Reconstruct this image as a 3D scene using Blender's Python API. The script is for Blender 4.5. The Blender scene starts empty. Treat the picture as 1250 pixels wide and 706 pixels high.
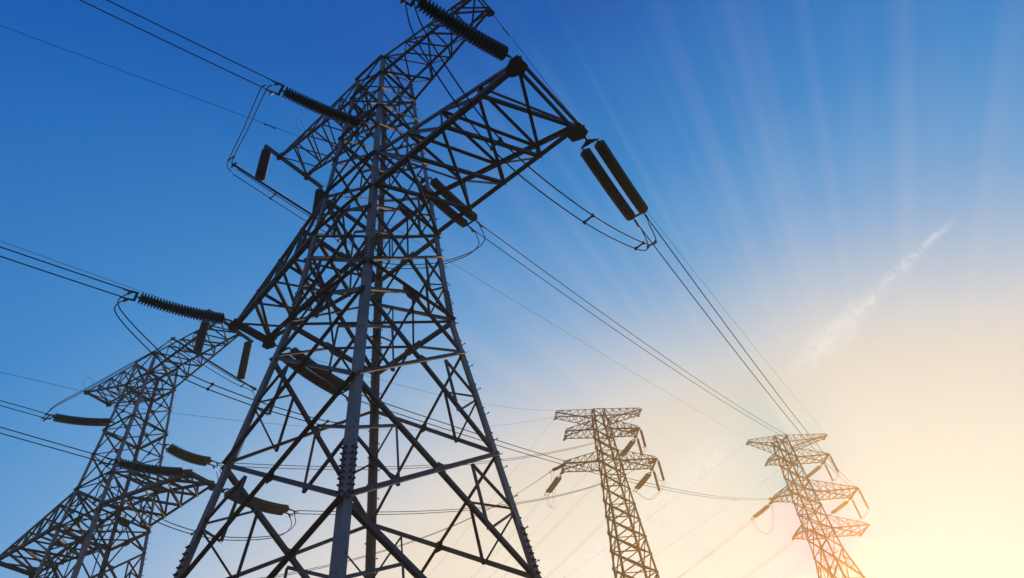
import bpy, math, random
from mathutils import Vector, Matrix
random.seed(7)
SC = bpy.context.scene
COL = SC.collection
V = Vector
GZ = 1.6                                   # the survey's zero is eye height; the ground lies 1.6 m lower

# ------------------------------------------------------------------ camera
YAW, PITCH, ROLL = 0.5936, 0.7907, -0.1469
def cam_axes():
    cy, sy, cp, sp = math.cos(YAW), math.sin(YAW), math.cos(PITCH), math.sin(PITCH)
    f = V((-sy*cp, cy*cp, sp)); r = V((cy, sy, 0)); u = r.cross(f)
    cr, sr = math.cos(ROLL), math.sin(ROLL)
    return r*cr+u*sr, u*cr-r*sr, f
r_, u_, f_ = cam_axes()
cd = bpy.data.cameras.new('camera'); cam = bpy.data.objects.new('camera', cd); COL.objects.link(cam)
m3 = Matrix((r_, u_, -f_)).transposed()
cam.matrix_world = Matrix.Translation((12.2417, -10.3764, GZ)) @ m3.to_4x4()
cd.sensor_width = 36.0; cd.lens = 869.435/1250*36; cd.clip_start = 0.1; cd.clip_end = 5000
SC.camera = cam

# ------------------------------------------------------------------ sun direction, sky, exposure
SUN_EL, SUN_AZ = math.radians(12.0), math.radians(-11.5)      # azimuth from +y towards +x
HAZE_GAIN, HAZE_TINT = 2.45, (1.0, .46, .096)
SUN = V((math.sin(SUN_AZ)*math.cos(SUN_EL), math.cos(SUN_AZ)*math.cos(SUN_EL), math.sin(SUN_EL)))
sl = bpy.data.lights.new('sun', 'SUN'); so = bpy.data.objects.new('sun', sl); COL.objects.link(so)
sl.energy = 4.0; sl.angle = math.radians(0.5); sl.color = (1.0, 0.66, 0.25)
so.rotation_euler = SUN.to_track_quat('Z', 'Y').to_euler(); so.location = (0, 0, 120)
SC.view_settings.view_transform = 'Standard'; SC.view_settings.look = 'None'
SC.view_settings.exposure = 0.0; SC.view_settings.gamma = 1.0
SC.view_settings.use_curve_mapping = False

def srgb(r, g, b):
    f = lambda c: (c/255/12.92) if c/255 <= 0.04045 else ((c/255+0.055)/1.055)**2.4
    return (f(r), f(g), f(b), 1.0)

class NT:
    """small helper to write node trees"""
    def __init__(s, nt): s.nt = nt; s.nt.nodes.clear()
    def n(s, t, **kw):
        o = s.nt.nodes.new(t)
        for k, v in kw.items(): setattr(o, k, v)
        return o
    def l(s, a, b): s.nt.links.new(a, b)
    def setin(s, sock, v):
        if hasattr(v, 'links') or hasattr(v, 'is_linked'): s.l(v, sock)
        else: sock.default_value = v
    def m(s, op, a, b=None, c=None, clamp=False):
        o = s.n('ShaderNodeMath', operation=op); o.use_clamp = clamp
        s.setin(o.inputs[0], a)
        if b is not None: s.setin(o.inputs[1], b)
        if c is not None: s.setin(o.inputs[2], c)
        return o.outputs[0]
    def dot(s, a, b):
        o = s.n('ShaderNodeVectorMath', operation='DOT_PRODUCT'); s.setin(o.inputs[0], a); s.setin(o.inputs[1], b); return o.outputs['Value']
    def ramp(s, fac, stops, interp='LINEAR'):
        o = s.n('ShaderNodeValToRGB'); o.color_ramp.interpolation = interp
        e = o.color_ramp.elements
        while len(e) < len(stops): e.new(0.5)
        for x, (p, c) in zip(e, stops): x.position = p; x.color = c
        s.setin(o.inputs[0], fac); return o.outputs[0]
    def mix(s, f, a, b, t='MIX'):
        o = s.n('ShaderNodeMix', data_type='RGBA', blend_type=t)
        s.setin(o.inputs[0], f); s.setin(o.inputs[6], a); s.setin(o.inputs[7], b); return o.outputs[2]
    def rng(s, v, a, b, c=0.0, d=1.0):
        o = s.n('ShaderNodeMapRange', interpolation_type='SMOOTHSTEP'); s.setin(o.inputs[0], v)
        for i, x in enumerate((a, b, c, d)): o.inputs[i+1].default_value = x
        return o.outputs[0]

world = bpy.data.worlds.new('World'); SC.world = world; world.use_nodes = True
w = NT(world.node_tree)
co = w.n('ShaderNodeTexCoord').outputs['Generated']
nrm = w.n('ShaderNodeVectorMath', operation='NORMALIZE'); w.l(co, nrm.inputs[0]); D = nrm.outputs[0]
sep = w.n('ShaderNodeSeparateXYZ'); w.l(D, sep.inputs[0]); X, Y, Z = sep.outputs
el = w.m('MULTIPLY', w.m('ARCSINE', Z), 180/math.pi)
az = w.m('MULTIPLY', w.m('ARCTAN2', X, Y), 180/math.pi)
coel = w.m('COSINE', w.m('MULTIPLY', el, math.pi/180))
GLOW_AZ, GLOW_EL = -14.0, 2.0
daz = w.m('MULTIPLY', w.m('SUBTRACT', az, GLOW_AZ), coel)
delv = w.m('MAXIMUM', w.m('SUBTRACT', el, GLOW_EL), 0.0)
mm = w.m('SQRT', w.m('ADD', w.m('MULTIPLY', delv, delv), w.m('MULTIPLY', w.m('MULTIPLY', daz, daz), w.m('ADD', w.m('MULTIPLY', w.rng(daz, 0.0, 14.0), 0.45), 0.50))))
SKY = [(0, (255, 250, 226)), (14, (254, 245, 218)), (18, (250, 239, 214)), (20.5, (248, 235, 210)), (23.5, (245, 230, 208)), (27, (236, 224, 204)), (31, (226, 214, 198)), (33.3, (214, 209, 205)),
       (36.3, (183, 193, 208)), (40, (140, 172, 208)), (42.5, (114, 160, 207)), (46, (90, 147, 203)), (50, (62, 131, 197)), (54, (50, 119, 189)), (58, (38, 107, 183)), (62.5, (18, 90, 173)), (80, (12, 76, 155)), (120, (8, 58, 125))]
base = w.ramp(w.m('DIVIDE', mm, 120.0), [(p/120, srgb(*c)) for p, c in SKY])
cosang = w.dot(D, tuple(SUN)); ang = w.m('MULTIPLY', w.m('ARCCOSINE', w.m('MINIMUM', cosang, 1.0)), 180/math.pi)
# crepuscular rays: streaks that fan out from the sun
e1 = SUN.cross(V((0, 0, 1))).normalized(); e2 = e1.cross(SUN).normalized()
fan = w.m('ARCTAN2', w.dot(D, tuple(e1)), w.dot(D, tuple(e2)))
cx = w.n('ShaderNodeCombineXYZ'); w.l(fan, cx.inputs[0])
def fan_noise(scale, lo, hi):
    nz = w.n('ShaderNodeTexNoise'); nz.inputs['Scale'].default_value = scale; nz.inputs['Detail'].default_value = 1.0; w.l(cx.outputs[0], nz.inputs['Vector'])
    return w.rng(nz.outputs[0], lo, hi)
streak = w.m('ADD', w.m('ADD', w.m('MULTIPLY', fan_noise(19.0, .42, .72), .55), w.m('MULTIPLY', fan_noise(8.0, .45, .70), .4)), w.m('MULTIPLY', fan_noise(37.0, .48, .74), .18))
fade = w.m('MULTIPLY', w.rng(ang, 6.0, 18.0), w.rng(ang, 68.0, 22.0))
side = w.rng(w.dot(D, tuple(e1)), -.80, -.45)
base = w.mix(w.m('MULTIPLY', w.m('MULTIPLY', streak, w.m('MULTIPLY', fade, side)), 0.12), base, srgb(242, 216, 214))
# a thin broken contrail high up, with a fainter older one lower left
def trail(base, a, b, w0, w1, strength, seed):
    a, b = V(a).normalized(), V(b).normalized(); n = a.cross(b).normalized(); t = (b-a).normalized(); mid = (a+b)/2
    along = w.m('DIVIDE', w.m('SUBTRACT', w.dot(D, tuple(t)), a.dot(t)), (b-a).dot(t))
    n1 = w.n('ShaderNodeTexNoise'); n1.inputs['Scale'].default_value = 16.0; n1.inputs['Detail'].default_value = 3.0; w.l(D, n1.inputs['Vector'])
    off = w.m('MULTIPLY', w.m('SUBTRACT', n1.outputs[0], 0.5), 0.02)
    dist = w.m('ABSOLUTE', w.m('ADD', w.dot(D, tuple(n)), off))
    wid = w.m('ADD', w.m('MULTIPLY', along, w1-w0), w0)
    prof = w.m('SUBTRACT', 1.0, w.m('DIVIDE', dist, wid), clamp=True)
    n2 = w.n('ShaderNodeTexNoise'); n2.inputs['Scale'].default_value = 95.0; n2.inputs['Detail'].default_value = 6.0; n2.inputs['Roughness'].default_value = 0.7; w.l(D, n2.inputs['Vector'])
    n3 = w.n('ShaderNodeTexNoise'); n3.inputs['Scale'].default_value = 9.0+seed; n3.inputs['Detail'].default_value = 2.0; w.l(D, n3.inputs['Vector'])
    br = w.m('MULTIPLY', w.rng(n2.outputs[0], 0.30, 0.68), w.rng(n3.outputs[0], 0.15, 0.50))
    ends = w.m('MULTIPLY', w.rng(along, -0.08, 0.25), w.rng(along, 1.05, 0.9))
    f = w.m('MULTIPLY', w.m('MULTIPLY', prof, br), w.m('MULTIPLY', ends, strength))
    return w.mix(f, base, srgb(250, 244, 238))
def pdir(px, py):
    return (f_ + r_*((px-625)/869.435) - u_*((py-353)/869.435)).normalized()
base = trail(base, pdir(955, 470), pdir(1165, 268), 0.028, 0.005, 0.48, 0)
base = trail(base, pdir(690, 712), pdir(890, 545), 0.045, 0.034, 0.42, 2)
# the ramp holds the colours seen through the air; take out the light the haze box itself adds in front of the sky
HAZE, HG, HAZE_TOP = 0.0022, 0.80, 64.0
path = w.m('DIVIDE', HAZE_TOP-1.6, w.m('MAXIMUM', Z, 0.12))
trans = w.m('EXPONENT', w.m('MULTIPLY', path, -HAZE))
den = w.m('POWER', w.m('SUBTRACT', 1+HG*HG, w.m('MULTIPLY', cosang, 2*HG)), 1.5)
phase = w.m('DIVIDE', 1-HG*HG, w.m('MULTIPLY', den, 4*math.pi))
gain = w.m('MULTIPLY', w.m('MULTIPLY', phase, w.m('SUBTRACT', 1.0, trans)), HAZE_GAIN)
vs = w.n('ShaderNodeVectorMath', operation='SCALE'); vs.inputs[0].default_value = HAZE_TINT; w.l(gain, vs.inputs['Scale'])
sub = w.n('ShaderNodeVectorMath', operation='SUBTRACT'); w.l(base, sub.inputs[0]); w.l(vs.outputs[0], sub.inputs[1])
dv = w.n('ShaderNodeVectorMath', operation='SCALE'); w.l(sub.outputs[0], dv.inputs[0]); w.l(w.m('DIVIDE', 1.0, trans), dv.inputs['Scale'])
mx = w.n('ShaderNodeVectorMath', operation='MAXIMUM'); w.l(dv.outputs[0], mx.inputs[0]); fl = w.n('ShaderNodeVectorMath', operation='SCALE'); w.l(base, fl.inputs[0]); fl.inputs['Scale'].default_value = .27; w.l(fl.outputs[0], mx.inputs[1])
base = mx.outputs[0]
back = w.m('MULTIPLY', w.rng(el, 45.0, 3.0), w.rng(w.m('ABSOLUTE', w.m('SUBTRACT', az, GLOW_AZ)), 92.0, 125.0))
base = w.mix(w.m('MULTIPLY', back, 0.85), base, srgb(188, 202, 216))
# real sky model contributes the remaining part
sky = w.n('ShaderNodeTexSky'); sky.sky_type = 'NISHITA'; sky.sun_disc = False
sky.sun_elevation = SUN_EL; sky.sun_rotation = SUN_AZ
nis = w.mix(1.0, sky.outputs[0], (0.07, 0.07, 0.07, 1), 'MULTIPLY')
sky_col = w.mix(0.97, nis, base)
bg = w.n('ShaderNodeBackground'); w.l(sky_col, bg.inputs[0]); bg.inputs[1].default_value = 1.0
wo = w.n('ShaderNodeOutputWorld'); w.l(bg.outputs[0], wo.inputs[0])

SC.cycles.max_bounces = 4; SC.cycles.volume_bounces = 0; SC.cycles.diffuse_bounces = 2; SC.cycles.glossy_bounces = 2
SC.cycles.use_denoising = True

# ------------------------------------------------------------------ materials
def mat(name):
    m = bpy.data.materials.new(name); m.use_nodes = True
    t = NT(m.node_tree); b = t.n('ShaderNodeBsdfPrincipled'); o = t.n('ShaderNodeOutputMaterial'); t.l(b.outputs[0], o.inputs[0])
    return m, t, b
def steel(name, c0, c1, rust, metallic=0.35, rough=0.55):
    m, t, b = mat(name)
    tc = t.n('ShaderNodeTexCoord').outputs['Object']
    n1 = t.n('ShaderNodeTexNoise'); n1.inputs['Scale'].default_value = 1.3; n1.inputs['Detail'].default_value = 6; t.l(tc, n1.inputs['Vector'])
    n2 = t.n('ShaderNodeTexNoise'); n2.inputs['Scale'].default_value = 9; n2.inputs['Detail'].default_value = 8; n2.inputs['Roughness'].default_value = .7; t.l(tc, n2.inputs['Vector'])
    mp = t.n('ShaderNodeMapping'); mp.inputs['Scale'].default_value = (30, 30, 1.2); t.l(tc, mp.inputs[0])
    n3 = t.n('ShaderNodeTexNoise'); n3.inputs['Scale'].default_value = 1.0; n3.inputs['Detail'].default_value = 3; t.l(mp.outputs[0], n3.inputs['Vector'])
    c = t.mix(n1.outputs[0], c0, c1)
    c = t.mix(t.m('MULTIPLY', t.rng(n3.outputs[0], .45, .7), .35), c, tuple(x*.6 for x in c0[:3])+(1,))
    c = t.mix(t.rng(n2.outputs[0], .54, .70), c, rust)
    n4 = t.n('ShaderNodeTexNoise'); n4.inputs['Scale'].default_value = .45; n4.inputs['Detail'].default_value = 2; t.l(tc, n4.inputs['Vector'])
    oi = t.n('ShaderNodeObjectInfo').outputs['Random']
    k = t.m('ADD', t.m('ADD', t.m('MULTIPLY', oi, .35), t.m('MULTIPLY', n4.outputs[0], .7)), .45)
    kk = t.n('ShaderNodeVectorMath', operation='SCALE'); t.l(c, kk.inputs[0]); t.l(k, kk.inputs['Scale']); c = kk.outputs[0]
    t.l(c, b.inputs['Base Color']); b.inputs['Metallic'].default_value = metallic
    t.l(t.m('ADD', t.m('MULTIPLY', n2.outputs[0], .3), rough-.15), b.inputs['Roughness'])
    bp = t.n('ShaderNodeBump'); bp.inputs['Strength'].default_value = .15; bp.inputs['Distance'].default_value = .01
    t.l(n2.outputs[0], bp.inputs['Height']); t.l(bp.outputs[0], b.inputs['Normal'])
    return m
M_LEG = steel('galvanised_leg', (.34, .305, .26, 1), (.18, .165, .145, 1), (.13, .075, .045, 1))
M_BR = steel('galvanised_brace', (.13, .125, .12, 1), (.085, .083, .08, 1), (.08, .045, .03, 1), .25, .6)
M_VEIL = steel('glow_tinted_steel', (.15, .095, .06, 1), (.10, .06, .04, 1), (.09, .04, .02, 1), .2, .65)  # far-tower steel: the warm glow of hazy light is put into its colour
M_DARK = steel('weathered_fitting', (.07, .065, .06, 1), (.045, .042, .04, 1), (.07, .035, .02, 1), .3, .6)
def simple(name, col, rough, metallic=0.0, var=.3):
    m, t, b = mat(name)
    tc = t.n('ShaderNodeTexCoord').outputs['Object']
    n1 = t.n('ShaderNodeTexNoise'); n1.inputs['Scale'].default_value = 4; n1.inputs['Detail'].default_value = 5; t.l(tc, n1.inputs['Vector'])
    c = t.mix(n1.outputs[0], tuple(x*(1-var) for x in col)+(1,), tuple(min(1, x*(1+var)) for x in col)+(1,))
    t.l(c, b.inputs['Base Color']); b.inputs['Roughness'].default_value = rough; b.inputs['Metallic'].default_value = metallic
    return m
def dull(m, v):
    for n in m.node_tree.nodes:
        if n.type == 'BSDF_PRINCIPLED': n.inputs['Specular IOR Level'].default_value = v
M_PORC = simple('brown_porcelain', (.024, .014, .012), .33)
M_CAP = simple('cap_iron', (.10, .10, .10), .5, .6)
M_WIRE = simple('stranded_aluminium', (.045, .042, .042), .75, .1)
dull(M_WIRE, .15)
M_CONC = simple('concrete', (.32, .31, .29), .9)
def ground_mat():
    m, t, b = mat('dry_grass_ground')
    tc = t.n('ShaderNodeTexCoord').outputs['Object']
    n1 = t.n('ShaderNodeTexNoise'); n1.inputs['Scale'].default_value = .05; n1.inputs['Detail'].default_value = 8; t.l(tc, n1.inputs['Vector'])
    n2 = t.n('ShaderNodeTexNoise'); n2.inputs['Scale'].default_value = 3; n2.inputs['Detail'].default_value = 8; t.l(tc, n2.inputs['Vector'])
    c = t.mix(t.rng(n1.outputs[0], .4, .6), (.045, .055, .022, 1), (.09, .072, .045, 1))
    c = t.mix(t.m('MULTIPLY', n2.outputs[0], .5), c, (.03, .03, .018, 1))
    t.l(c, b.inputs['Base Color']); b.inputs['Roughness'].default_value = .95
    bp = t.n('ShaderNodeBump'); bp.inputs['Strength'].default_value = .6; bp.inputs['Distance'].default_value = .1
    t.l(n2.outputs[0], bp.inputs['Height']); t.l(bp.outputs[0], b.inputs['Normal'])
    return m
M_GROUND = ground_mat()

# ------------------------------------------------------------------ mesh helpers
class MB:
    def __init__(s): s.v = []; s.f = []
    def ring(s, pts): i = len(s.v); s.v += [tuple(p) for p in pts]; return list(range(i, i+len(pts)))
    def prism(s, A, B):
        a, b = s.ring(A), s.ring(B); n = len(a)
        for i in range(n): j = (i+1) % n; s.f.append((a[i], a[j], b[j], b[i]))
        s.f.append(tuple(reversed(a))); s.f.append(tuple(b))
    def angle(s, p0, p1, u, v, w, t):
        """L-section rolled steel from p0 to p1, heel on the line, flanges towards u and v"""
        sec = [(0, 0), (w, 0), (w, t), (t, t), (t, w), (0, w)]
        s.prism([p0+u*a+v*b for a, b in sec], [p1+u*a+v*b for a, b in sec])
    def face_bar(s, p0, p1, n, w, t, off, outward=False):
        """angle lying flat in a face of the tower whose outward normal is n"""
        d = (p1-p0).normalized(); n = (n-d*n.dot(d)).normalized(); b = d.cross(n)
        if b.z < 0: b = -b
        o = n*off-b*(w/2)
        s.angle(p0+o, p1+o, b, n if outward else -n, w, t)
    def bar(s, p0, p1, w, t, up=V((0, 0, 1))):
        d = (p1-p0).normalized()
        if abs(d.dot(up)) > .98: up = V((0, 1, 0))
        u = d.cross(up).normalized(); v = u.cross(d)
        s.angle(p0-u*w/2-v*t/2, p1-u*w/2-v*t/2, u, v, w, t)
    def box(s, p0, p1, w, h, up=V((0, 0, 1))):
        d = (p1-p0).normalized()
        if abs(d.dot(up)) > .98: up = V((0, 1, 0))
        u = d.cross(up).normalized(); v = u.cross(d)
        q = [(-w/2, -h/2), (w/2, -h/2), (w/2, h/2), (-w/2, h/2)]
        s.prism([p0+u*a+v*b for a, b in q], [p1+u*a+v*b for a, b in q])
    def cyl(s, p0, p1, r, n=6, r1=None):
        d = (p1-p0).normalized(); up = V((0, 0, 1)) if abs(d.z) < .9 else V((0, 1, 0))
        u = d.cross(up).normalized(); v = u.cross(d); r1 = r if r1 is None else r1
        c = [(math.cos(2*math.pi*i/n), math.sin(2*math.pi*i/n)) for i in range(n)]
        s.prism([p0+u*a*r+v*b*r for a, b in c], [p1+u*a*r1+v*b*r1 for a, b in c])
    def tube(s, pts, r, n=6):
        rings = []; u = None
        c = [(math.cos(2*math.pi*i/n), math.sin(2*math.pi*i/n)) for i in range(n)]
        for i, p in enumerate(pts):
            d = (pts[min(i+1, len(pts)-1)]-pts[max(i-1, 0)]).normalized()
            if u is None:
                up = V((0, 0, 1)) if abs(d.z) < .9 else V((0, 1, 0)); u = d.cross(up).normalized()
            else: u = (u-d*u.dot(d)).normalized()
            v = u.cross(d); rings.append(s.ring([p+u*a*r+v*b*r for a, b in c]))
        for A, B in zip(rings, rings[1:]):
            for i in range(n): j = (i+1) % n; s.f.append((A[i], A[j], B[j], B[i]))
        s.f.append(tuple(reversed(rings[0]))); s.f.append(tuple(rings[-1]))
    def lathe(s, prof, n=14):
        """profile of (radius, z) about z"""
        rings = [s.ring([V((r*math.cos(2*math.pi*i/n), r*math.sin(2*math.pi*i/n), z)) for i in range(n)]) for r, z in prof]
        for A, B in zip(rings, rings[1:]):
            for i in range(n): j = (i+1) % n; s.f.append((A[i], A[j], B[j], B[i]))
        s.f.append(tuple(reversed(rings[0]))); s.f.append(tuple(rings[-1]))
    def plate(s, c, n, pts2, t, up=V((0, 0, 1))):
        """flat polygon plate centred on c with normal n; pts2 in (side, up)"""
        n = n.normalized(); v = (up-n*up.dot(n)).normalized(); u = v.cross(n)
        s.prism([c+u*a+v*b-n*t/2 for a, b in pts2], [c+u*a+v*b+n*t/2 for a, b in pts2])
    def mesh(s, name, m, smooth=False):
        me = bpy.data.meshes.new(name); me.from_pydata(s.v, [], s.f); me.update()
        import bmesh
        bm = bmesh.new(); bm.from_mesh(me); bmesh.ops.recalc_face_normals(bm, faces=bm.faces); bm.to_mesh(me); bm.free()
        me.materials.append(m)
        if smooth:
            for p in me.polygons: p.use_smooth = True
        return me
    def build(s, name, m, parent=None, smooth=False):
        o = bpy.data.objects.new(name, s.mesh(name, m, smooth)); COL.objects.link(o)
        if parent: o.parent = parent
        return o
def inst(name, me, parent, M):
    o = bpy.data.objects.new(name, me); COL.objects.link(o); o.parent = parent; o.matrix_local = M; return o
def empty(name, label, cat, loc, rz=0.0, group=None):
    o = bpy.data.objects.new(name, None); COL.objects.link(o); o.location = loc; o.rotation_euler = (0, 0, rz)
    o.empty_display_size = .3; tag(o, label, cat, group); return o
def tag(o, label, cat, group=None):
    o['label'] = label; o['category'] = cat
    if group: o['group'] = group
    return o

# ------------------------------------------------------------------ ground and air
g = MB(); a = g.ring([V((-900, -900, 0)), V((900, -900, 0)), V((900, 900, 0)), V((-900, 900, 0))]); g.f.append(tuple(a))
go = g.build('ground', M_GROUND); go['kind'] = 'structure'
def haze():
    b = MB(); x0, x1, y0, y1, z0, z1 = -905, 905, -905, 905, -1.0, 64.0
    A = [V((x0, y0, z0)), V((x1, y0, z0)), V((x1, y1, z0)), V((x0, y1, z0))]
    b.prism(A, [V((p.x, p.y, z1)) for p in A])
    m = bpy.data.materials.new('haze_air'); m.use_nodes = True; t = NT(m.node_tree)
    pv = t.n('ShaderNodeVolumePrincipled'); o = t.n('ShaderNodeOutputMaterial'); t.l(pv.outputs[0], o.inputs['Volume'])
    pv.inputs['Color'].default_value = (.95, .66, .36, 1); pv.inputs['Density'].default_value = HAZE; pv.inputs['Anisotropy'].default_value = HG
    h = b.build('haze', m); h['kind'] = 'stuff'
haze()

# ------------------------------------------------------------------ lattice tower
def orient(d):
    return d.to_track_quat('Z', 'Y').to_matrix().to_4x4()
_b = MB(); _b.cyl(V((0, 0, -.02)), V((0, 0, .055)), .022, 6); BOLT = _b.mesh('bolt', M_DARK)
_b = MB(); _b.lathe([(.011, 0), (.011, .15), (.024, .152), (.024, .17)], 6); STEP = _b.mesh('step_bolt', M_LEG)
def make_tower(name, label, pos, rz, P):
    root = empty(name, label, 'transmission tower', (pos[0], pos[1], 0), rz, 'steel lattice towers carrying the power lines')
    prof = P['prof']                                                # [(z, half width)] from the ground up, z above ground
    def W(z):
        for (z0, w0), (z1, w1) in zip(prof, prof[1:]):
            if z <= z1: return w0+(w1-w0)*(z-z0)/(z1-z0)
        return prof[-1][1]
    def corner(sx, sy, z): return V((sx*W(z), sy*W(z), z))
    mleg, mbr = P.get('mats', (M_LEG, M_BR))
    LW, LT, DW, RW, HW = P['leg'], P['leg']*.12, P['diag'], P['red'], P['hor']
    top = prof[-1][0]
    zk = [z for z, _ in prof]
    detail = P.get('detail', False)
    # legs with splice plates, bolts and step bolts
    for sx, sy in ((1, -1), (1, 1), (-1, 1), (-1, -1)):
        b = MB()
        for i, (z0, z1) in enumerate(zip(zk, zk[1:])):
            sc = LW if z1 <= P['thin_above'] else LW*.8
            b.angle(corner(sx, sy, z0), corner(sx, sy, z1), V((-sx, 0, 0)), V((0, -sy, 0)), sc, LT)
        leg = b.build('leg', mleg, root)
        f = MB(); f.cyl(corner(sx, sy, 0)+V((0, 0, -.6)), corner(sx, sy, 0)+V((0, 0, .35)), .55, 14, .42)
        f.build('foundation', M_CONC, root)
        if detail:
            for zs in P['splices']:
                s = MB(); L = 1.25
                c0, c1 = corner(sx, sy, zs), corner(sx, sy, zs+L)
                o = V((sx*.014, sy*.014, 0))
                s.angle(c0+o, c1+o, V((-sx, 0, 0)), V((0, -sy, 0)), LW*1.0, .0115)
                s.build('splice_plate', mleg, leg)
                if P.get('bolts'):
                    for k in range(8):
                        c = c0.lerp(c1, (k+.5)/8)
                        for fr in (.3, .72):
                            inst('bolt', BOLT, leg, Matrix.Translation(c+V((-sx*LW*fr, sy*.026, 0))) @ orient(V((0, sy, 0))))
                            inst('bolt', BOLT, leg, Matrix.Translation(c+V((sx*.026, -sy*LW*fr, 0))) @ orient(V((sx, 0, 0))))
        if detail and (sx, sy) in ((1, 1), (-1, 1)):
            z = 3.0; k = 0
            while z < top-.5:
                c = corner(sx, sy, z)
                if k % 2: inst('step_bolt', STEP, leg, Matrix.Translation(c+V((-sx*.08, 0, 0))) @ orient(V((0, sy, 0))))
                else: inst('step_bolt', STEP, leg, Matrix.Translation(c+V((0, -sy*.08, 0))) @ orient(V((sx, 0, 0))))
                z += .42; k += 1
    # bracing, one part per panel and face
    faces = [((1, -1), (1, 1), V((1, 0, 0))), ((1, 1), (-1, 1), V((0, 1, 0))), ((-1, 1), (-1, -1), V((-1, 0, 0))), ((-1, -1), (1, -1), V((0, -1, 0)))]
    io = -(LT+.003); oo = .017
    for (z0, z1, kind, k) in P['panels']:
        for fi, (ca, cb, n) in enumerate(faces):
            b = MB(); A0, B0, A1, B1 = corner(*ca, z0), corner(*cb, z0), corner(*ca, z1), corner(*cb, z1)
            dw = DW*k; t = max(.008, dw*.1)
            def F(v, z): return corner(*ca, z).lerp(corner(*cb, z), (v+1)/2)
            if kind in 'XR':
                b.face_bar(A1, B0, n, dw, t, io); b.face_bar(A0, B1, n, dw*1.15, t, oo, True)
                w0, w1 = W(z0), W(z1); zc = z0+(z1-z0)*w0/(w0+w1); c = F(0, zc)
                b.plate(c+n*(io/2+.006), n, [(-.7*dw-.05, -.14), (.7*dw+.05, -.14), (.7*dw+.05, .14), (-.7*dw-.05, .14)], abs(io)*.5) if detail else None
                if kind == 'R':
                    h = z1-z0
                    for s in (-1, 1):
                        za, zb = z1-.26*h, z0+.26*h                    # points on the two diagonals at v = +-0.5
                        if s > 0: za, zb = z1-.24*h, z0+.24*h
                        pu, pl = F(.5*s, za), F(.5*s, zb); pm = F(s, (z0+z1)/2+.02*h)
                        for q0, q1 in ((pm, pu), (pm, pl), (pu, pl)): b.face_bar(q0, q1, n, RW, .008, io-.006-t)
            elif kind == 'V':
                T_ = F(0, z1)
                b.face_bar(A0, T_, n, dw, t, io); b.face_bar(B0, T_, n, dw, t, io)
                b.plate(T_+n*(io-.012-t)+V((0, 0, -.12)), n, [(-.34, .16), (.34, .16), (.34, .02), (.16, -.2), (-.16, -.2), (-.34, .02)], .014)
            if (kind == 'V' or k >= P.get('hor_from', 9)) or z1 in P['hors']:
                if z1 in P['hors'] or kind == 'V': b.face_bar(A1, B1, n, HW, .012, oo if kind != 'V' else .019, True)
            # gusset plates where bracing meets the legs
            if P.get('gussets', True):
                gs = .30*k**.5*(DW/.13)
                for cc, sgn in ((A0, 1), (B0, -1)):
                    d = (B0-A0).normalized()*sgn
                    up = (A1-A0 if sgn > 0 else B1-B0).normalized()
                    c0 = cc+n*(io-.0095-t)
                    b.prism([c0+d*.02-up*gs*.7, c0+d*gs*1.0-up*gs*.1, c0+d*gs*.8+up*gs*.6, c0+d*.02+up*gs*.8],
                            [c0+n*.009+d*.02-up*gs*.7, c0+n*.009+d*gs*1.0-up*gs*.1, c0+n*.009+d*gs*.8+up*gs*.6, c0+n*.009+d*.02+up*gs*.8])
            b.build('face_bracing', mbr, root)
    # plan bracing
    for z in P['plans']:
        b = MB(); mids = [corner(1, 0, z), corner(0, 1, z), corner(-1, 0, z), corner(0, -1, z)]
        for i in range(4): b.bar(mids[i]+V((0, 0, -.03)), mids[(i+1) % 4]+V((0, 0, -.03)), RW, .008)
        b.bar(corner(1, 1, z)+V((0, 0, -.12)), corner(-1, -1, z)+V((0, 0, -.12)), RW, .008)
        b.build('plan_bracing', mbr, root)
    # arms
    for A in P['arms']:
        sx = A['s']; zl, zu, x, t0, zt, h, nb = A['zl'], A['zu'], A['x'], A['t'], A['zt'], A['h'], A['n']
        arm = empty_part(A.get('name', 'crossarm'), root)
        cw = A.get('w', P['diag']*1.05); lw = A.get('lw', P['diag']*.62)
        nodes = {}
        for sy in (-1, 1):
            for lev, zr, ze in (('l', zl, zt), ('u', zu, zt+h)):
                R = corner(sx, sy, zr); E = V((sx*x, sy*t0, ze)); nodes[sy, lev] = [R.lerp(E, i/nb) for i in range(nb+1)]
                b = MB(); b.angle(R, E, V((0, -sy, 0)), V((0, 0, 1 if lev == 'l' else -1)), cw if lev == 'l' else cw*.8, .012)
                b.build('chord', mbr, arm)
        b = MB()                                                      # bottom lacing
        for i in range(nb):
            a0, a1, c0, c1 = nodes[-1, 'l'][i], nodes[-1, 'l'][i+1], nodes[1, 'l'][i], nodes[1, 'l'][i+1]
            e = V((0, 0, .014)); e2 = V((0, 0, -.014))
            if i or not A.get('solid0', False): b.face_bar(a0+e, c1+e, V((0, 0, -1)), lw, .008, -.004)
            b.face_bar(a1+e2, c0+e2, V((0, 0, -1)), lw, .008, 0, True)
            if i < nb-1 and A.get('posts', False): b.bar(a1+V((0, 0, .06)), c1+V((0, 0, .06)), lw*.8, .008)
        b.build('bottom_lacing', mbr, arm)
        for sy in (-1, 1):                                            # side lacing
            b = MB(); n = V((0, sy, 0))
            for i in range(nb):
                l0, l1, u0, u1 = nodes[sy, 'l'][i], nodes[sy, 'l'][i+1], nodes[sy, 'u'][i], nodes[sy, 'u'][i+1]
                b.face_bar(u0, l1, n, lw*.8, .007, -.016) if i < nb-1 or h > .2 else None
                if i < nb-1: b.face_bar(l1, u1, n, lw*.8, .007, -.028)
            b.build('side_lacing', mbr, arm)
        b = MB()                                                      # top lacing
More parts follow.
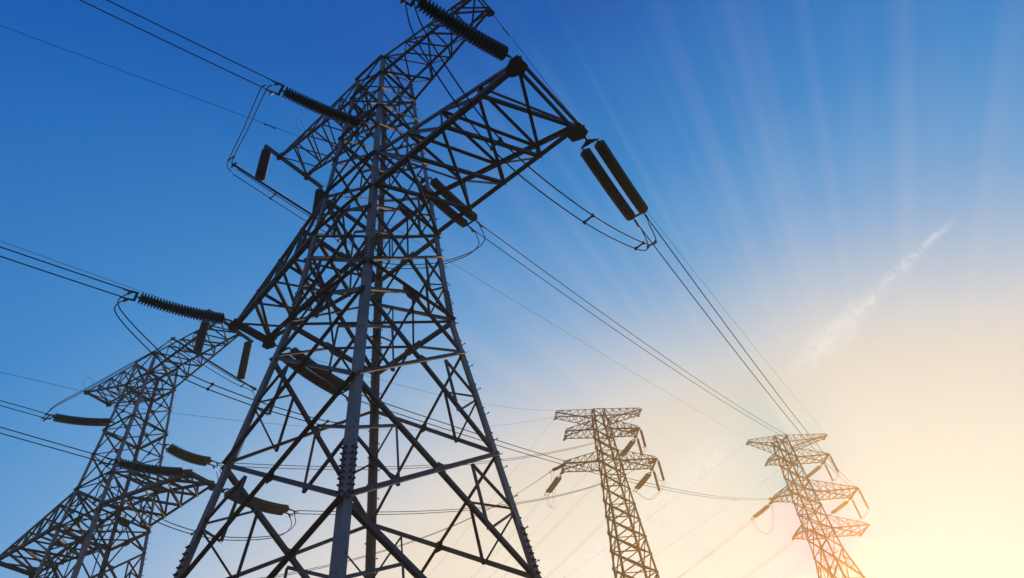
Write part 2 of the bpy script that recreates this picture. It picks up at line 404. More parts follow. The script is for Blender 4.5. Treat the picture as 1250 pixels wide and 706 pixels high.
        for i in range(nb):
            a0, a1, c0, c1 = nodes[-1, 'u'][i], nodes[-1, 'u'][i+1], nodes[1, 'u'][i], nodes[1, 'u'][i+1]
            b.face_bar(a0, c1, V((0, 0, 1)), lw*.8, .007, -.016)
            if i < nb-1: b.face_bar(a1, c1, V((0, 0, 1)), lw*.8, .007, -.03)
        b.build('top_lacing', mbr, arm)
        b = MB(); e0, e1 = -t0-A.get('b0', .18), t0+A.get('b1', .18); bw = A.get('bw', .14)      # end beam: two channels back to back
        for dx in (-.07, .07):
            b.box(V((sx*x+dx*bw/.14, e0, zt-.02)), V((sx*x+dx*bw/.14, e1, zt-.02)), .05*bw/.14, bw)
        b.build('end_beam', M_DARK, arm)
        gp = A.get('gp', .32)
        for sy in (-1, 1):
            b = MB(); c = V((sx*x, sy*t0, zt-.02-bw/2-.012))
            b.plate(c, V((0, 0, 1)), [(-gp*1.1, -gp*.35), (-gp*.2, -gp*.8), (gp*.55, -gp*.7), (gp*.6, gp*.55), (-gp*.1, gp*.9), (-gp*1.1, gp*.45)], .018, V((0, 1, 0)))
            b.plate(c+V((0, 0, gp*.45)), V((1, 0, 0)), [(-gp*.65, -gp*.5), (gp*.65, -gp*.5), (gp*.35, gp*.25), (-gp*.35, gp*.25)], .02)
            b.plate(V((sx*(x-.12), sy*(t0+.06), zt+gp*.2)), V((0, 1, 0)), [(-gp*.9, -gp*.4), (gp*.5, -gp*.5), (gp*.45, gp*.2), (-gp*.9, gp*.15)], .018)
            b.build('tip_plate', M_DARK, arm)
    return root, corner
def empty_part(name, parent):
    o = bpy.data.objects.new(name, None); COL.objects.link(o); o.parent = parent; o.empty_display_size = .3; return o

G = GZ
# near tower: survey heights + 1.6
WT, ZU, ZC, ZK = .8593, 30.006, 19.222, 15.15
wk = WT+(1.5-WT)*(ZU-ZK)/(ZU-ZC)
def near_profile():
    return [(0, wk+.1406*(ZK+G)), (6.9+G, wk+.1406*(ZK-6.9)), (ZK+G, wk), (ZC+G, 1.5), (ZU+G, WT)]
NP = [(0.0, 3.4, 'R', 1.25), (3.4, 6.9, 'R', 1.25), (6.9, 10.3, 'R', 1.1), (10.3, 13.8, 'R', 1.0), (13.8, ZK, 'V', .95),
      (ZK, 18.05, 'R', .95), (18.05, ZC, 'V', .85), (ZC, 21.4, 'R', .8), (21.4, 23.5, 'X', .7), (23.5, 25.1, 'X', .65),
      (25.1, 26.7, 'X', .65), (26.7, 28.3, 'X', .65), (28.3, ZU, 'X', .65)]
NP = [((0.15 if i == 0 else z0+G), z1+G, k, s) for i, (z0, z1, k, s) in enumerate(NP)]
base_near = dict(prof=near_profile(), leg=.20, diag=.093, red=.06, hor=.12, thin_above=ZC+G+.1, splices=[6.95+G, ZK+G-.05], detail=True, panels=NP,
                 hors=[ZK+G, ZC+G, 21.4+G, 25.1+G, 28.3+G, ZU+G], plans=[ZK+G, ZC+G, 28.3+G])
T1P = dict(base_near, bolts=True, arms=[
    dict(s=1, zl=ZC+G, zu=21.4+G, x=7.608, t=1.513, zt=ZC+G, h=.22, n=4, w=.17, lw=.11, bw=.2, gp=.36),
    dict(s=-1, zl=ZC+G, zu=21.4+G, x=6.858, t=.756, zt=ZC+G, h=.22, n=4, w=.17, lw=.11, b0=.15, b1=.15, bw=.18, gp=.30),
    dict(s=1, name='ground_wire_arm', zl=28.3+G, zu=ZU+G, x=5.894, t=.477, zt=29.017+G, h=.4, n=4, w=.11, lw=.07, bw=.12, gp=.2),
    dict(s=-1, name='ground_wire_arm', zl=28.3+G, zu=ZU+G, x=6.335, t=.81, zt=29.86+G-.12, h=.12, n=5, w=.11, lw=.07, b0=.85, b1=.95, bw=.12, gp=.16)])
T2P = dict(base_near, leg=.19, arms=[
    dict(s=1, zl=ZC+G+.2, zu=21.4+G, x=6.727, t=.72, zt=19.45+G, h=.22, n=4, w=.16, lw=.10, bw=.16, gp=.28),
    dict(s=-1, zl=ZC+G+.2, zu=21.4+G, x=6.99, t=1.1, zt=19.45+G, h=.22, n=5, w=.16, lw=.10, bw=.16, gp=.28),
    dict(s=1, name='ground_wire_arm', zl=28.3+G, zu=ZU+G, x=6.105, t=.809, zt=29.80+G, h=.12, n=5, w=.11, lw=.07, b0=.95, b1=.9, bw=.12, gp=.14),
    dict(s=-1, name='ground_wire_arm', zl=28.3+G, zu=ZU+G, x=5.291, t=.789, zt=29.95+G, h=.1, n=4, w=.11, lw=.07, bw=.1, gp=.16)])
T1, _ = make_tower('transmission_tower', 'largest grey steel lattice tower, nearest, its legs rising in the middle of the view', (0, 0), 0, T1P)
T2POS, T2RZ = (-23.831, 3.496), .1671
T2, _ = make_tower('transmission_tower', 'dark lattice tower at the far left, partly hidden behind the legs of the largest tower', T2POS, T2RZ, T2P)
def subdiv(z0, z1, n, k, kind='X'):
    return [(z0+(z1-z0)*i/n, z0+(z1-z0)*(i+1)/n, kind, k) for i in range(n)]
T3POS, T3RZ = (-22.890, 56.773), .7832
Z3 = [52+G, 50.4+G, 48.77+G, 46+G, 44.21+G, 38.48+G]
T3P = dict(mats=(M_VEIL, M_VEIL), prof=[(0, 3.72), (38.48+G, 1.41), (44.21+G, 1.09), (48.77+G, .95), (52+G, .72)], leg=.24, diag=.13, red=.06, hor=.11, thin_above=39+G,
           detail=False, gussets=True, panels=subdiv(.2, 38.48+G, 20, 1.0)+subdiv(Z3[5], Z3[4], 3, .9)+subdiv(Z3[4], Z3[2], 3, .8)+subdiv(Z3[2], Z3[0], 2, .75),
           hors=[], plans=[Z3[5], Z3[4], Z3[2], Z3[0]], arms=[
    dict(s=1, name='ground_wire_arm', zl=50.4+G, zu=52+G, x=5.40, t=.66, zt=51.7+G, h=.3, n=5, w=.12, lw=.07, bw=.12, gp=.16),
    dict(s=-1, name='ground_wire_arm', zl=50.4+G, zu=52+G, x=5.46, t=.69, zt=51.7+G, h=.3, n=5, w=.12, lw=.07, bw=.12, gp=.16),
    dict(s=1, zl=48.77+G, zu=50.4+G, x=4.41, t=.88, zt=48.77+G, h=.35, n=4, w=.14, lw=.08, bw=.16, gp=.26),
    dict(s=-1, zl=48.77+G, zu=50.4+G, x=4.69, t=.84, zt=48.77+G, h=.35, n=4, w=.14, lw=.08, b0=.25, b1=.3, bw=.16, gp=.2),
    dict(s=1, zl=44.21+G, zu=45.8+G, x=5.40, t=1.12, zt=44.21+G, h=.35, n=5, w=.14, lw=.08, bw=.16, gp=.26),
    dict(s=-1, zl=44.21+G, zu=45.8+G, x=5.71, t=.97, zt=44.21+G, h=.35, n=5, w=.14, lw=.08, b0=.4, b1=.3, bw=.16, gp=.26)])
T3P['hors'] = [p[1] for p in T3P['panels'][1::2]]+[Z3[0]]
T3, _ = make_tower('transmission_tower', 'slender brown hazy lattice tower with three crossarm tiers, left one of the two distant towers', T3POS, T3RZ, T3P)
T4POS, T4RZ = (-11.6215, 91.917), .7273
T4P = dict(mats=(M_VEIL, M_VEIL), prof=[(0, 7.8), (39.65+G, 1.5), (42.31+G, 1.43), (47.96+G, 1.29), (53.94+G, 1.05), (58+G, .96)], leg=.24, diag=.15, red=.08, hor=.12, thin_above=40+G,
           detail=False, panels=subdiv(.2, 39.65+G, 9, 1.1, 'R')+subdiv(39.65+G, 42.31+G, 1, .9)+subdiv(42.31+G, 47.96+G, 3, .8)+subdiv(47.96+G, 53.94+G, 3, .8)+subdiv(53.94+G, 58+G, 2, .8),
           hors=[], plans=[39.65+G, 42.31+G, 47.96+G, 53.94+G, 58+G], arms=[
    dict(s=1, name='ground_wire_arm', zl=55.8+G, zu=58+G, x=7.43, t=.54, zt=57.7+G, h=.3, n=6, w=.12, lw=.07, bw=.14, gp=.2),
    dict(s=-1, name='ground_wire_arm', zl=55.8+G, zu=58+G, x=5.08, t=.40, zt=57.7+G, h=.3, n=5, w=.12, lw=.07, bw=.14, gp=.2),
    dict(s=1, zl=53.94+G, zu=55.8+G, x=5.90, t=1.1, zt=53.94+G, h=.3, n=4, w=.15, lw=.08, bw=.18, gp=.38),
    dict(s=-1, zl=53.94+G, zu=55.8+G, x=3.41, t=.53, zt=53.94+G, h=.3, n=3, w=.15, lw=.08, bw=.16, gp=.22),
    dict(s=1, zl=47.96+G, zu=50.1+G, x=7.57, t=1.33, zt=47.96+G, h=.3, n=6, w=.15, lw=.08, bw=.18, gp=.38),
    dict(s=-1, zl=47.96+G, zu=50.1+G, x=4.78, t=.57, zt=47.96+G, h=.3, n=4, w=.15, lw=.08, bw=.18, gp=.42),
    dict(s=1, zl=42.31+G, zu=44.4+G, x=6.50, t=1.51, zt=42.31+G, h=.3, n=4, w=.15, lw=.08, bw=.15, gp=.2),
    dict(s=-1, zl=42.31+G, zu=44.4+G, x=3.73, t=.75, zt=42.31+G, h=.3, n=3, w=.15, lw=.08, bw=.15, gp=.2)])
T4P['hors'] = [p[1] for p in T4P['panels'][1::2]]+[58+G]
T4, _ = make_tower('transmission_tower', 'golden hazy lattice tower with four crossarm tiers, right one of the two distant towers', T4POS, T4RZ, T4P)

# world positions (z above ground) of tower-frame points
def at(pos, rz, x, y, z):
    c, s = math.cos(rz), math.sin(rz); return V((pos[0]+c*x-s*y, pos[1]+s*x+c*y, z))
def w2(x, y, z): return at(T2POS, T2RZ, x, y, z+G)
def w3(x, y, z): return at(T3POS, T3RZ, x, y, z+G)
def w4(x, y, z): return at(T4POS, T4RZ, x, y, z+G)
def w1(x, y, z): return V((x, y, z+G))

# ------------------------------------------------------------------ insulator strings
def disc_mesh(R, H):
    b = MB()
    b.lathe([(.46*R, 0), (.50*R, .08*H), (.52*R, .20*H), (.74*R, .32*H), (.97*R, .58*H), (R, .78*H), (.94*R, .86*H), (.84*R, .76*H),
             (.76*R, .92*H), (.64*R, .84*H), (.55*R, .98*H), (.46*R, 1.02*H)], 16)
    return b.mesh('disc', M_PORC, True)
R_D, H_D = .228, .104
DISC = disc_mesh(R_D, H_D); DISC_S = disc_mesh(.198, H_D)
def path_pts(P, Q, sag, n):
    return [P.lerp(Q, i/n)-V((0, 0, 4*sag*(i/n)*(1-i/n))) for i in range(n+1)]
def string_of_discs(parent, P, Q, sag, n, mesh=DISC, rad=R_D):
    """n cap-and-pin discs hung between P and Q (points in parent space), each one its own part"""
    pts = path_pts(P, Q, sag, n)
    for i in range(n):
        d = pts[i+1]-pts[i]
        o = inst('disc', mesh, parent, Matrix.Translation(pts[i]) @ orient(d))
        o.scale = (1, 1, d.length/H_D)
def merged_string(b, P, Q, sag, n, R):
    pts = path_pts(P, Q, sag, n)
    for i in range(n):
        d = (pts[i+1]-pts[i]); b.cyl(pts[i]+d*.25, pts[i]+d*.8, R*.55, 8, R); b.cyl(pts[i], pts[i+1], R*.4, 6)
def hardware(b, P, Q, r=.03):
    """shackles and links between two points"""
    n = max(2, int((Q-P).length/.13))
    for i in range(n):
        a, c = P.lerp(Q, i/n), P.lerp(Q, (i+1)/n)
        b.box(a, c, r*(2.4 if i % 2 else 1.1), r*(1.1 if i % 2 else 2.4))
def tension_string(label, P, Q, double=False, sag=.08, gap=.36, group='strain insulator strings on the crossarms', near=True, side=None):
    """P on the tower, Q where the conductors are clamped"""
    root = empty('insulator_string', label, 'insulator', P, 0, group)
    d = (Q-P); L = d.length; dn = d.normalized()
    s = side if side is not None else dn.cross(V((0, 0, 1))).normalized()
    la, lb = (.66, .42) if double else (.28, .28)
    a, c = dn*la, dn*(L-lb); O = V((0, 0, 0))
    n = max(8, int((L-la-lb)/.104))
    hb = MB(); hardware(hb, O, dn*(.34 if double else la), .028)
    if double:
        hb.prism([dn*.32-s*.05-V((0, 0, .012)), dn*.32+s*.05-V((0, 0, .012)), dn*.52+s*(gap/2+.09)-V((0, 0, .012)), dn*.52-s*(gap/2+.09)-V((0, 0, .012))],
                 [dn*.32-s*.05+V((0, 0, .012)), dn*.32+s*.05+V((0, 0, .012)), dn*.52+s*(gap/2+.09)+V((0, 0, .012)), dn*.52-s*(gap/2+.09)+V((0, 0, .012))])
        for k in (-1, 1): hardware(hb, dn*.48+s*k*gap/2, a+s*k*gap/2, .025)
    hb.build('link_plate', M_DARK, root)
    for k in ((-1, 1) if double else (0,)):
        off = s*(k*gap/2)
        if near:
            string_of_discs(root, a+off, c+off, sag, n, DISC_S if double else DISC)
        else:
            b = MB(); merged_string(b, a+off, c+off, sag, 22, .19); b.build('disc_column', M_PORC, root)
    yb = MB(); hw = max(.24, gap/2+.08 if double else 0)
    y0 = dn*(L-lb)
    for k in ((-1, 1) if double else (0,)): hardware(yb, y0+s*k*gap/2, dn*(L-lb+.07)+s*k*gap/2, .028)
    y1 = dn*(L-lb+.08); e = V((0, 0, .012))
    yb.prism([y1-s*hw-e, y1+s*hw-e, y1+s*hw+dn*.09-e, y1-s*hw+dn*.09-e], [y1-s*hw+e, y1+s*hw+e, y1+s*hw+dn*.09+e, y1-s*hw+dn*.09+e])
    for k in (-1, 1):
        hardware(yb, y1+dn*.06+s*k*TW, dn*L+s*k*TW, .03)
    yb.build('yoke_plate', M_DARK, root)
    for k in (-1, 1):
        cb = MB(); p = dn*L+s*k*TW
        cb.cyl(p-dn*.04, p+dn*.30, .040, 8, .026); cb.box(p+dn*.02-V((0, 0, .02)), p+dn*.13-V((0, 0, .17)), .05, .07)
        cb.build('strain_clamp', M_CAP, root)
    return s
def hanging_string(label, P, L, n=15, group='jumper supporting insulator strings', near=True, lean=V((0, 0, 0))):
    root = empty('suspension_insulator', label, 'insulator', P, 0, group)
    O = V((0, 0, 0)); d = (V((0, 0, -1))+lean).normalized()
    hb = MB(); hardware(hb, O, d*.22, .022); hardware(hb, d*(L-.14), d*L, .026); hb.build('link_plate', M_DARK, root)
    if near: string_of_discs(root, d*.2, d*(L-.14), 0, n)
    else:
        b = MB(); merged_string(b, d*.2, d*(L-.14), 0, n, .17); b.build('disc_column', M_PORC, root)
    return P+d*L
TW = .21                                   # half spacing of the twin conductors

# ------------------------------------------------------------------ wires
def wire(name, label, cat, pts, r, group, m=None):
    b = MB(); o0 = pts[0]; b.tube([p-o0 for p in pts], r, 6)
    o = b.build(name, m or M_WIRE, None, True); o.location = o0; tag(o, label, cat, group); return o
def span(P, Q, sag, n=48): return path_pts(P, Q, sag, n)
def twin(lab, P, Q, sag, side, group, r=.021, n=48, words=('left', 'right')):
    for k, wd in ((-1, words[0]), (1, words[1])):
        pts = [p+side*(k*TW) for p in span(P, Q, sag, n)]
        wire('conductor_wire', lab % wd, 'power line', pts, r, group)
def spline(ctrl, n=10):
    """Catmull-Rom through control points"""
    c = [ctrl[0]*2-ctrl[1]]+list(ctrl)+[ctrl[-1]*2-ctrl[-2]]; out = []
    for i in range(1, len(c)-2):
        for k in range(n):
            t = k/n; a, b_, d, e = c[i-1], c[i], c[i+1], c[i+2]
            out.append(.5*((2*b_)+(d-a)*t+(2*a-5*b_+4*d-e)*t*t+(3*b_-a-3*d+e)*t**3))
    out.append(ctrl[-1].copy()); return out
def spacer_part(pts_l, pts_r, ks, label, group):
    for j, k in enumerate(ks):
        b = MB(); a, c = pts_l[k], pts_r[k]; o0 = (a+c)/2
        b.box(a-o0, c-o0, .035, .05)
        for p in (a, c): b.box(p-o0-V((0, 0, .05)), p-o0+V((0, 0, .05)), .07, .07, V((0, 1, 0)))
        o = b.build('conductor_spacer', M_DARK); o.location = o0; tag(o, label % ('first', 'second', 'third', 'fourth')[j], 'spacer', group)
def jumper(lab, ctrl, side0, side1, group='slack jumper cables looping round the towers', r=.02, spc=None, spl=None):
    pts = spline(ctrl, 12); n = len(pts)-1; P = []
    for k, wd in ((-1, 'outer'), (1, 'inner')):
        q = [p+side0.lerp(side1, i/n)*(k*TW*.8) for i, p in enumerate(pts)]
        P.append(q); wire('jumper_cable', lab % wd, 'jumper cable', q, r, group)
    if spc: spacer_part(P[0], P[1], [int(n*x) for x in spc], spl, 'spacers between the twin cables')

X_ = V((1, 0, 0))
IN_AZ = math.radians(-166); DIN = V((math.sin(IN_AZ), math.cos(IN_AZ), 0)); SIN = V((-DIN.y, DIN.x, 0))
GC = 'twin conductors arriving over the camera'
GO = 'twin conductors running on to the distant towers'
GGW = 'thin ground wires along the tower tops'
# --- near tower, incoming side
A1 = w1(7.608, -1.70, 19.2); c = w1(6.74, -4.99, 19.13)
tension_string('thick disc string at the top edge beside the right arm tip of the largest tower', A1, c, sag=.12)
twin('%s of the twin wires leaving overhead at the top centre', c, c+DIN*70+V((0, 0, 6.0)), 1.6, SIN, GC)
mi = w1(.515, -1.23, 24.16); mc = w1(-.33, -4.58, 23.65)
tension_string('dark disc string reaching up left from the body of the largest tower', mi, mc, sag=.10)
twin('%s of the twin wires entering at the top left edge above the thin ground wire', mc, mc+DIN*70+V((0, 0, 2.0)), 1.6, SIN, GC)
B1 = w1(-6.858, -.95, 19.2); lc = w1(-7.74, -4.29, 18.84)
tension_string('dark disc string held out level from the left arm tip of the largest tower', B1, lc, sag=.10)
twin('%s of the twin wires entering at the middle of the left edge', lc, lc+DIN*70+V((0, 0, 5.0)), 1.4, SIN, GC)
gl = w1(-4.8, -.9, 29.72)
wire('ground_wire', 'thin wire from the upper left edge to the high left arm of the largest tower', 'ground wire', span(gl, w1(-9.2, -12.3, 30.0).lerp(gl, -9), .8), .011, GGW)
gr = w1(5.9, -.5, 29.2)
wire('ground_wire', 'thin wire rising out of the frame from the top arm tip above the right arm', 'ground wire', span(gr, gr+DIN*80+V((0, 0, 6)), 1.2), .011, GGW)
# --- near tower, outgoing side
A2 = w1(7.608, 1.72, 19.2); c2 = w1(6.94, 6.45, 19.67)
E_A3 = w4(7.57, -1.33, 47.96); E_A2 = w4(5.90, -1.10, 53.94); E_A3L = w4(-4.78, -.57, 47.96)
def away(P, Q, L, sag=2.0):                 # clamp of the far tower's string that faces this way
    d = (P-Q); d.z -= 4*sag; return Q+d.normalized()*L
def side_of(P, Q):
    d = Q-P; return V((-d.y, d.x, 0)).normalized()
for nm, P0, c0, E, sag, lb, wl in (
    ('r', A2, c2, E_A3, 2.34, 'pair of dark disc strings hanging out beyond the right arm tip against blue sky', '%s of the twin wires dropping from the right arm tip towards the golden tower'),
    ('m', w1(.7045, 1.28, 23.43), w1(.41, 5.07, 23.76), E_A2, 1.69, 'pair of disc strings slanting from the body of the largest tower behind the right arm', '%s of the twin wires from behind the right arm to the golden tower top'),
    ('l', w1(-6.858, .97, 19.2), w1(-7.26, 5.13, 19.13), E_A3L, 1.66, 'pair of disc strings behind the near centre leg, below the left arm', '%s of the twin wires passing behind the right leg and the brown tower')):
    s = side_of(c0, E); ec = away(c0, E, 3.2)
    tension_string(lb, P0, c0, True, sag=.10, side=s, gap=.52)
    twin(wl, c0+(ec-c0).normalized()*.2, ec, sag, s, GO, n=60)
    tl = {'r': 'short strain string facing the viewer at the right tip of the golden tower third tier', 'm': 'short strain string facing the viewer at the right tip of the golden tower second tier', 'l': 'short strain string facing the viewer at the left tip of the golden tower third tier'}[nm]
    tension_string(tl, E+V((0, 0, -.1)), ec, False, sag=.05, near=False, group='strain insulators on the distant towers')
wire('ground_wire', 'thin wire from the left upper arm of the largest tower down to the golden tower', 'ground wire', span(w1(-6.33, .81, 29.86), w4(-5.08, -.4, 58), .25, 60), .011, GGW)
wire('ground_wire', 'thin wire beside the twin wires on the right, reaching the top of the golden tower', 'ground wire', span(w1(5.894, .48, 29.0), w4(7.43, -.54, 58), 1.0, 60), .011, GGW)
# --- near tower jumpers
jumper('%s cable of the slack loop under the right arm of the largest tower', [w1(6.76, -5.1, 19.1), w1(6.80, -4.7, 17.2), w1(6.85, -3.08, 14.95+.5), w1(6.85, -1.37, 15.04), w1(6.85, 1.25, 15.6), w1(6.85, 3.67, 16.55), w1(6.9, 5.9, 17.7), w1(6.93, 6.7, 18.6), w1(6.93, 6.62, 19.5)], SIN, X_,
       spc=(.33, .55, .72, .86), spl='%s clamp spacer on the slack loop under the right arm')
jumper('%s cable of the slack loop under the left arm of the largest tower', [w1(-7.76, -4.4, 18.8), w1(-7.65, -4.55, 17.9), w1(-7.5, -2.98, 16.87), w1(-7.5, -1.82, 16.51), w1(-7.5, .27, 16.64), w1(-7.4, 2.21, 16.86), w1(-7.35, 4.6, 17.4), w1(-7.27, 5.4, 18.3), w1(-7.27, 5.25, 19.0)], SIN, X_,
       spc=(.44, .72), spl='%s clamp spacer on the slack loop under the left arm')
jumper('%s cable running from the upper disc string down to the high jumper pipe', [w1(-.4, -4.85, 23.6), w1(-.75, -4.85, 23.62), w1(-3.4, -3.95, 25.1), w1(-6.15, -3.05, 26.7), w1(-6.42, -2.7, 26.8)], V((.45, .5, 0)), X_,
       spc=(.72,), spl='%s clamp spacer above the high jumper pipe')
jumper('%s cable strung below the high jumper pipe', [w1(-6.45, -2.6, 26.75), w1(-6.38, -1, 26.72), w1(-6.36, 1, 26.8), w1(-6.35, 2.8, 27.0), w1(-5.2, 4.2, 25.2), w1(-2.4, 4.8, 23.2), w1(-.4, 5.2, 22.6), w1(.35, 5.45, 23.0), w1(.41, 5.25, 23.65)], X_, X_,
       spc=(.15, .4), spl='%s clamp spacer below the high jumper pipe')
def pipe(label, a, b_):
    o0 = (a+b_)/2; m_ = MB(); m_.cyl(a-o0, b_-o0, .05, 10)
    for e, s in ((a, 1), (b_, -1)):
        d = (b_-a).normalized()*s; m_.box(e-o0-V((.17, 0, 0))+d*.1, e-o0+V((.17, 0, 0))+d*.1, .06, .06, V((0, 1, 0)))
    o = m_.build('jumper_pipe', M_WIRE); o.location = o0; tag(o, label, 'jumper pipe', 'rigid jumper pipes'); return o
pipe('rigid dark pipe hung under the high left arm of the largest tower', w1(-6.335, -2.88, 26.94), w1(-6.335, 2.9, 27.35))
pipe('rigid dark pipe hung under the right top arm of the far left tower', w2(6.105, -3.35, 26.5), w2(6.105, 2.6, 26.74))
hanging_string('thick dark string hung from the near end of the high left arm beam', w1(-6.335, -1.50, 29.62), 2.42, 17)
hanging_string('dark string hung from the inner end of the high left arm beam beside the leg', w1(-6.335, 1.65, 29.55), 2.05, 15)
hanging_string('dark string hanging where the level disc string meets the left arm tip', w2(6.105, -1.68, 29.72), 3.05, 22)
hanging_string('dark curved string hanging just below the left arm beam of the largest tower', w2(6.105, 1.42, 29.72), 2.95, 21)

# --- far left tower
AZ2 = math.radians(-172); D2 = V((math.sin(AZ2), math.cos(AZ2), 0)); S2 = V((-D2.y, D2.x, 0))
def t2in(lb, wl, P, c, dz, sag=1.3, L=70):
    tension_string(lb, P, c, sag=.10)
    twin(wl, c, c+D2*L+V((0, 0, dz)), sag, S2, GC)
t2in('level disc string at the right arm tip of the far left tower', '%s of the lower twin wires entering the left edge at the far left tower', w2(6.727, -.85, 19.4), w1(-17.57, .5, 18.9), 4.5)
t2in('level disc string pointing left from the body of the far left tower', '%s of the upper twin wires entering the left edge at the far left tower', w2(-0.23, -1.22, 25.16), w1(-23.89, -.91, 24.05), 3.0)
gw2 = w2(-5.291, -.79, 29.97); wire('ground_wire', 'thin wire from the left edge to the top arm tip of the far left tower', 'ground wire', span(gw2, gw2+D2*75+V((0, 0, -1)), 2.2), .011, GGW)
gw3 = w2(6.105, -.81, 29.8); wire('ground_wire', 'thin wire between the twin wires at mid left, ending behind the level disc string', 'ground wire', span(gw3, gw3+D2*75+V((0, 0, 0)), 1.8), .011, GGW)
GO2 = 'twin conductors from the far left tower to the brown tower'
E3a = w3(5.40, -1.12, 44.21); E3b = w3(4.41, -.88, 48.77); E3c = w3(-5.71, -.97, 44.21)
for P0, c0, E, sag, lb, wl, tl in (
    (w2(6.727, .85, 19.4), w1(-17.39, 9.92, 19.65), E3a, 1.95, 'thick curved pair of disc strings low behind the left leg of the largest tower', '%s of the lowest twin wires crossing level behind the legs', 'short strain string facing the viewer at the right tip of the brown tower lowest tier'),
    (w2(0.38, 1.22, 24.84), w1(-23.26, 8.23, 24.7), E3b, 1.94, 'thick curved pair of disc strings between the far left tower and the left leg', '%s of the middle twin wires crossing level behind the legs', 'short strain string facing the viewer at the right tip of the brown tower middle tier'),
    (w2(-6.99, 1.25, 19.4), w1(-30.60, 7.6, 19.3), E3c, 2.9, 'pair of disc strings at the lower left corner on the far left tower arm', '%s of the twin wires climbing from lower left to the brown tower left tip', 'short strain string facing the viewer at the left tip of the brown tower lowest tier')):
    s = side_of(c0, E); ec = away(c0, E, 3.0)
    tension_string(lb, P0, c0, True, sag=.16, side=s, gap=.40)
    twin(wl, c0+(ec-c0).normalized()*.2, ec, sag, s, GO2, n=50)
    tension_string(tl, E+V((0, 0, -.1)), ec, False, sag=.05, near=False, group='strain insulators on the distant towers')
wire('ground_wire', 'lower of the two thin wires meeting at the left top tip of the brown tower', 'ground wire', span(w2(-5.291, .79, 29.97), w3(-5.46, .69, 52), 1.98, 50), .011, GGW)
wire('ground_wire', 'upper of the two thin wires meeting at the left top tip of the brown tower', 'ground wire', span(w2(6.105, .81, 29.8), w3(-5.46, -.69, 52), 1.46, 50), .011, GGW)
jumper('%s cable of the slack loop below the right arm of the far left tower', [w1(-17.58, .4, 18.85), w1(-17.5, .3, 17.9), w1(-17.35, 1.7, 17.3), w1(-17.35, 3.59, 16.87), w1(-17.35, 6.25, 17.05), w1(-17.37, 9.1, 18.03), w1(-17.38, 10.1, 18.9), w1(-17.39, 10.0, 19.55)], S2, X_,
       spc=(.5,), spl='%s clamp spacer on the loop of the far left tower')
jumper('%s cable draped from the left string over the top arm of the far left tower', [w1(-23.95, -1.1, 24.0), w1(-23.6, -.9, 24.6), w1(-22.15, -.23, 25.21), w1(-20.3, .49, 25.88), w1(-18.6, 1.16, 26.45), w2(6.0, -3.3, 26.45)], S2, X_)
jumper('%s cable below the pipe of the far left tower, dropping behind the near left leg', [w2(6.0, -3.3, 26.45), w2(6.1, -1.5, 26.3), w2(6.1, 1.0, 26.4), w2(6.1, 2.6, 26.6), w1(-18.2, 7.05, 25.2), w1(-18.9, 7.3, 23.9), w1(-20.0, 7.6, 23.0), w1(-21.8, 8.1, 22.9), w1(-23.0, 8.4, 24.2)], X_, X_,
       spc=(.12, .3), spl='%s clamp spacer below the pipe of the far left tower')
def loop_wire(label, c, ax, R, r):
    u = ax.normalized(); pts = [c+u*(math.sin(t)*R)+V((0, 0, R-math.cos(t)*R)) for t in [i/16*2*math.pi*.93 for i in range(17)]]
    wire('bonding_loop', label, 'wire loop', pts, r, 'small bonding loops on the arm tips')
loop_wire('small thin wire ring at the left top tip of the far left tower', w2(-5.2, -.9, 30.0), V((.5, -1, 0)), .45, .009)
loop_wire('small thin wire ring on the high left arm of the largest tower', w1(-4.7, -.95, 29.9), V((.4, -1, 0)), .42, .008)
# vibration dampers on the ground wires
def damper(label, P, d):
    d = d.normalized(); b = MB(); O = V((0, 0, 0))
    b.box(O, V((0, 0, -.12)), .05, .04); b.cyl(-d*.22+V((0, 0, -.11)), d*.22+V((0, 0, -.11)), .010, 5)
    for s in (-1, 1): b.cyl(d*(s*.15)+V((0, 0, -.11)), d*(s*.28)+V((0, 0, -.11)), .038, 8, .028)
    o = b.build('vibration_damper', M_DARK); o.location = P; tag(o, label, 'damper', 'vibration dampers on the wires')
for i, (p, q, k, lb) in enumerate(((gl, w1(-9.2, -12.3, 30.0), .11, 'weighted damper on the thin wire left of the high left arm'),
                             (w1(5.894, .48, 29.0), w4(7.43, -.54, 58), .012, 'weighted damper on the thin wire right of the top arm tip'))):
    damper(lb, p.lerp(q, k)-V((0, 0, 4*1.0*k*(1-k)*(0 if i == 0 else 1))), q-p)

# --- brown tower and golden tower, outgoing side
def out_side(frame, az_deg, el_deg, items, gws, who):
    az_ = math.radians(az_deg); d = V((math.sin(az_), math.cos(az_), 0)); s = V((-d.y, d.x, 0))
    for (x, y, z), where, has in items:
        P = frame(x, y+.15, z-.1); c = P+d*3.9+V((0, 0, -.45)) if has else P
        if has: tension_string('pair of disc strings slanting down left from %s, %s' % (where, who), P, c, True, sag=.04, near=False, gap=.42, group='strain insulators on the distant towers')
        twin('%%s wire of the pair leaving down left from %s, %s' % (where, who), c, c+d*90+V((0, 0, math.tan(math.radians(el_deg))*90)), 2.2, s, 'twin conductors leaving the distant towers', r=.010)
    for (x, y, z), where in gws:
        P = frame(x, y, z); wire('ground_wire', 'thin wire running to lower left from the %s of the %s' % (where, who), 'ground wire', span(P, P+d*95+V((0, 0, 1)), 1.6), .011, GGW)
    return d, s
d3, s3 = out_side(w3, -66, 3.0, [((-5.71, .97, 44.21), 'lowest left tip', 1), ((5.40, 1.12, 44.21), 'lowest right tip', 1), ((4.41, .88, 48.77), 'middle right tip', 1)],
                  [((-5.46, .69, 51.9), 'top left tip'), ((5.40, .66, 51.9), 'top right tip')], 'brown tower')
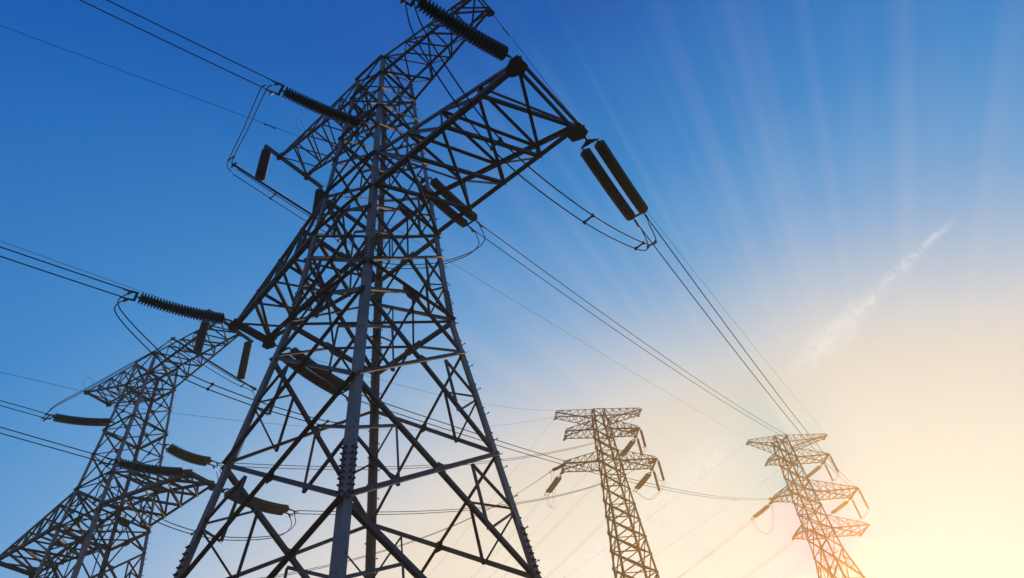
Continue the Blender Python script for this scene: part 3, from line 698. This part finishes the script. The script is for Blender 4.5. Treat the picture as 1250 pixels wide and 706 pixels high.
d4, s4 = out_side(w4, -74, -2.0, [((-4.78, .57, 47.96), 'third tier left tip', 1), ((7.57, 1.33, 47.96), 'third tier right tip', 1), ((5.90, 1.1, 53.94), 'second tier right tip', 1), ((-3.73, .75, 42.31), 'fourth tier left tip', 0)],
                  [((-5.08, .4, 57.9), 'top left tip'), ((7.43, .54, 57.9), 'top right tip')], 'golden tower')
def verticals(frame, x, t, z, L, where, who, d, s, xin):
    ends = []
    for y, side in ((-t-.05, 'front'), (t+.05, 'rear')):
        P = frame(x+.15, y, z-.1)
        ends.append(hanging_string('%s one of two plumb strings under the %s of the %s' % (side, where, who), P, L, 16, near=False, group='plumb insulator strings on the distant towers'))
    strain = frame(x, t+.15, z-.1)+d*4.0+V((0, 0, -.55))
    ctrl = [xin, (xin+ends[0])/2+V((0, 0, -1.0)), ends[0], (ends[0]+ends[1])/2+V((0, 0, -.12)), ends[1], (ends[1]+strain)/2+V((0, 0, -1.1)), strain]
    jumper('%s cable of the loop under the '+where+' of the '+who, ctrl, s, s, r=.016)
verticals(w3, 5.40, 1.12, 44.21, 2.9, 'lowest right tip', 'brown tower', d3, s3, away(c2*0+w1(-17.4, 9.9, 19.6), E3a, 3.0))
verticals(w3, 4.41, .88, 48.77, 2.7, 'middle right tip', 'brown tower', d3, s3, away(w1(-23.2, 8.2, 24.7), E3b, 3.0))
verticals(w4, 7.57, 1.33, 47.96, 3.2, 'third tier right tip', 'golden tower', d4, s4, away(c2, E_A3, 3.2))
verticals(w4, 5.90, 1.1, 53.94, 3.1, 'second tier right tip', 'golden tower', d4, s4, away(w1(.41, 5.07, 23.8), E_A2, 3.2))
def free_loop(frame, x, t, z, d, s, src, where, who, drop):
    a0 = src; b0 = frame(x, t+.15, z-.1)+d*4.0+V((0, 0, -.55))
    jumper('%s cable of the free loop under the '+where+' of the '+who, [a0, a0.lerp(b0, .12)+V((0, 0, -drop*.6)), a0.lerp(b0, .5)+V((0, 0, -drop)), a0.lerp(b0, .88)+V((0, 0, -drop*.6)), b0], s, s, r=.016)
free_loop(w3, -5.71, .97, 44.21, d3, s3, away(w1(-30.6, 7.6, 19.3), E3c, 3.0), 'left tip', 'brown tower', 3.0)
free_loop(w4, -4.78, .57, 47.96, d4, s4, away(w1(-7.26, 5.13, 19.1), E_A3L, 3.2), 'left tip', 'golden tower', 3.6)
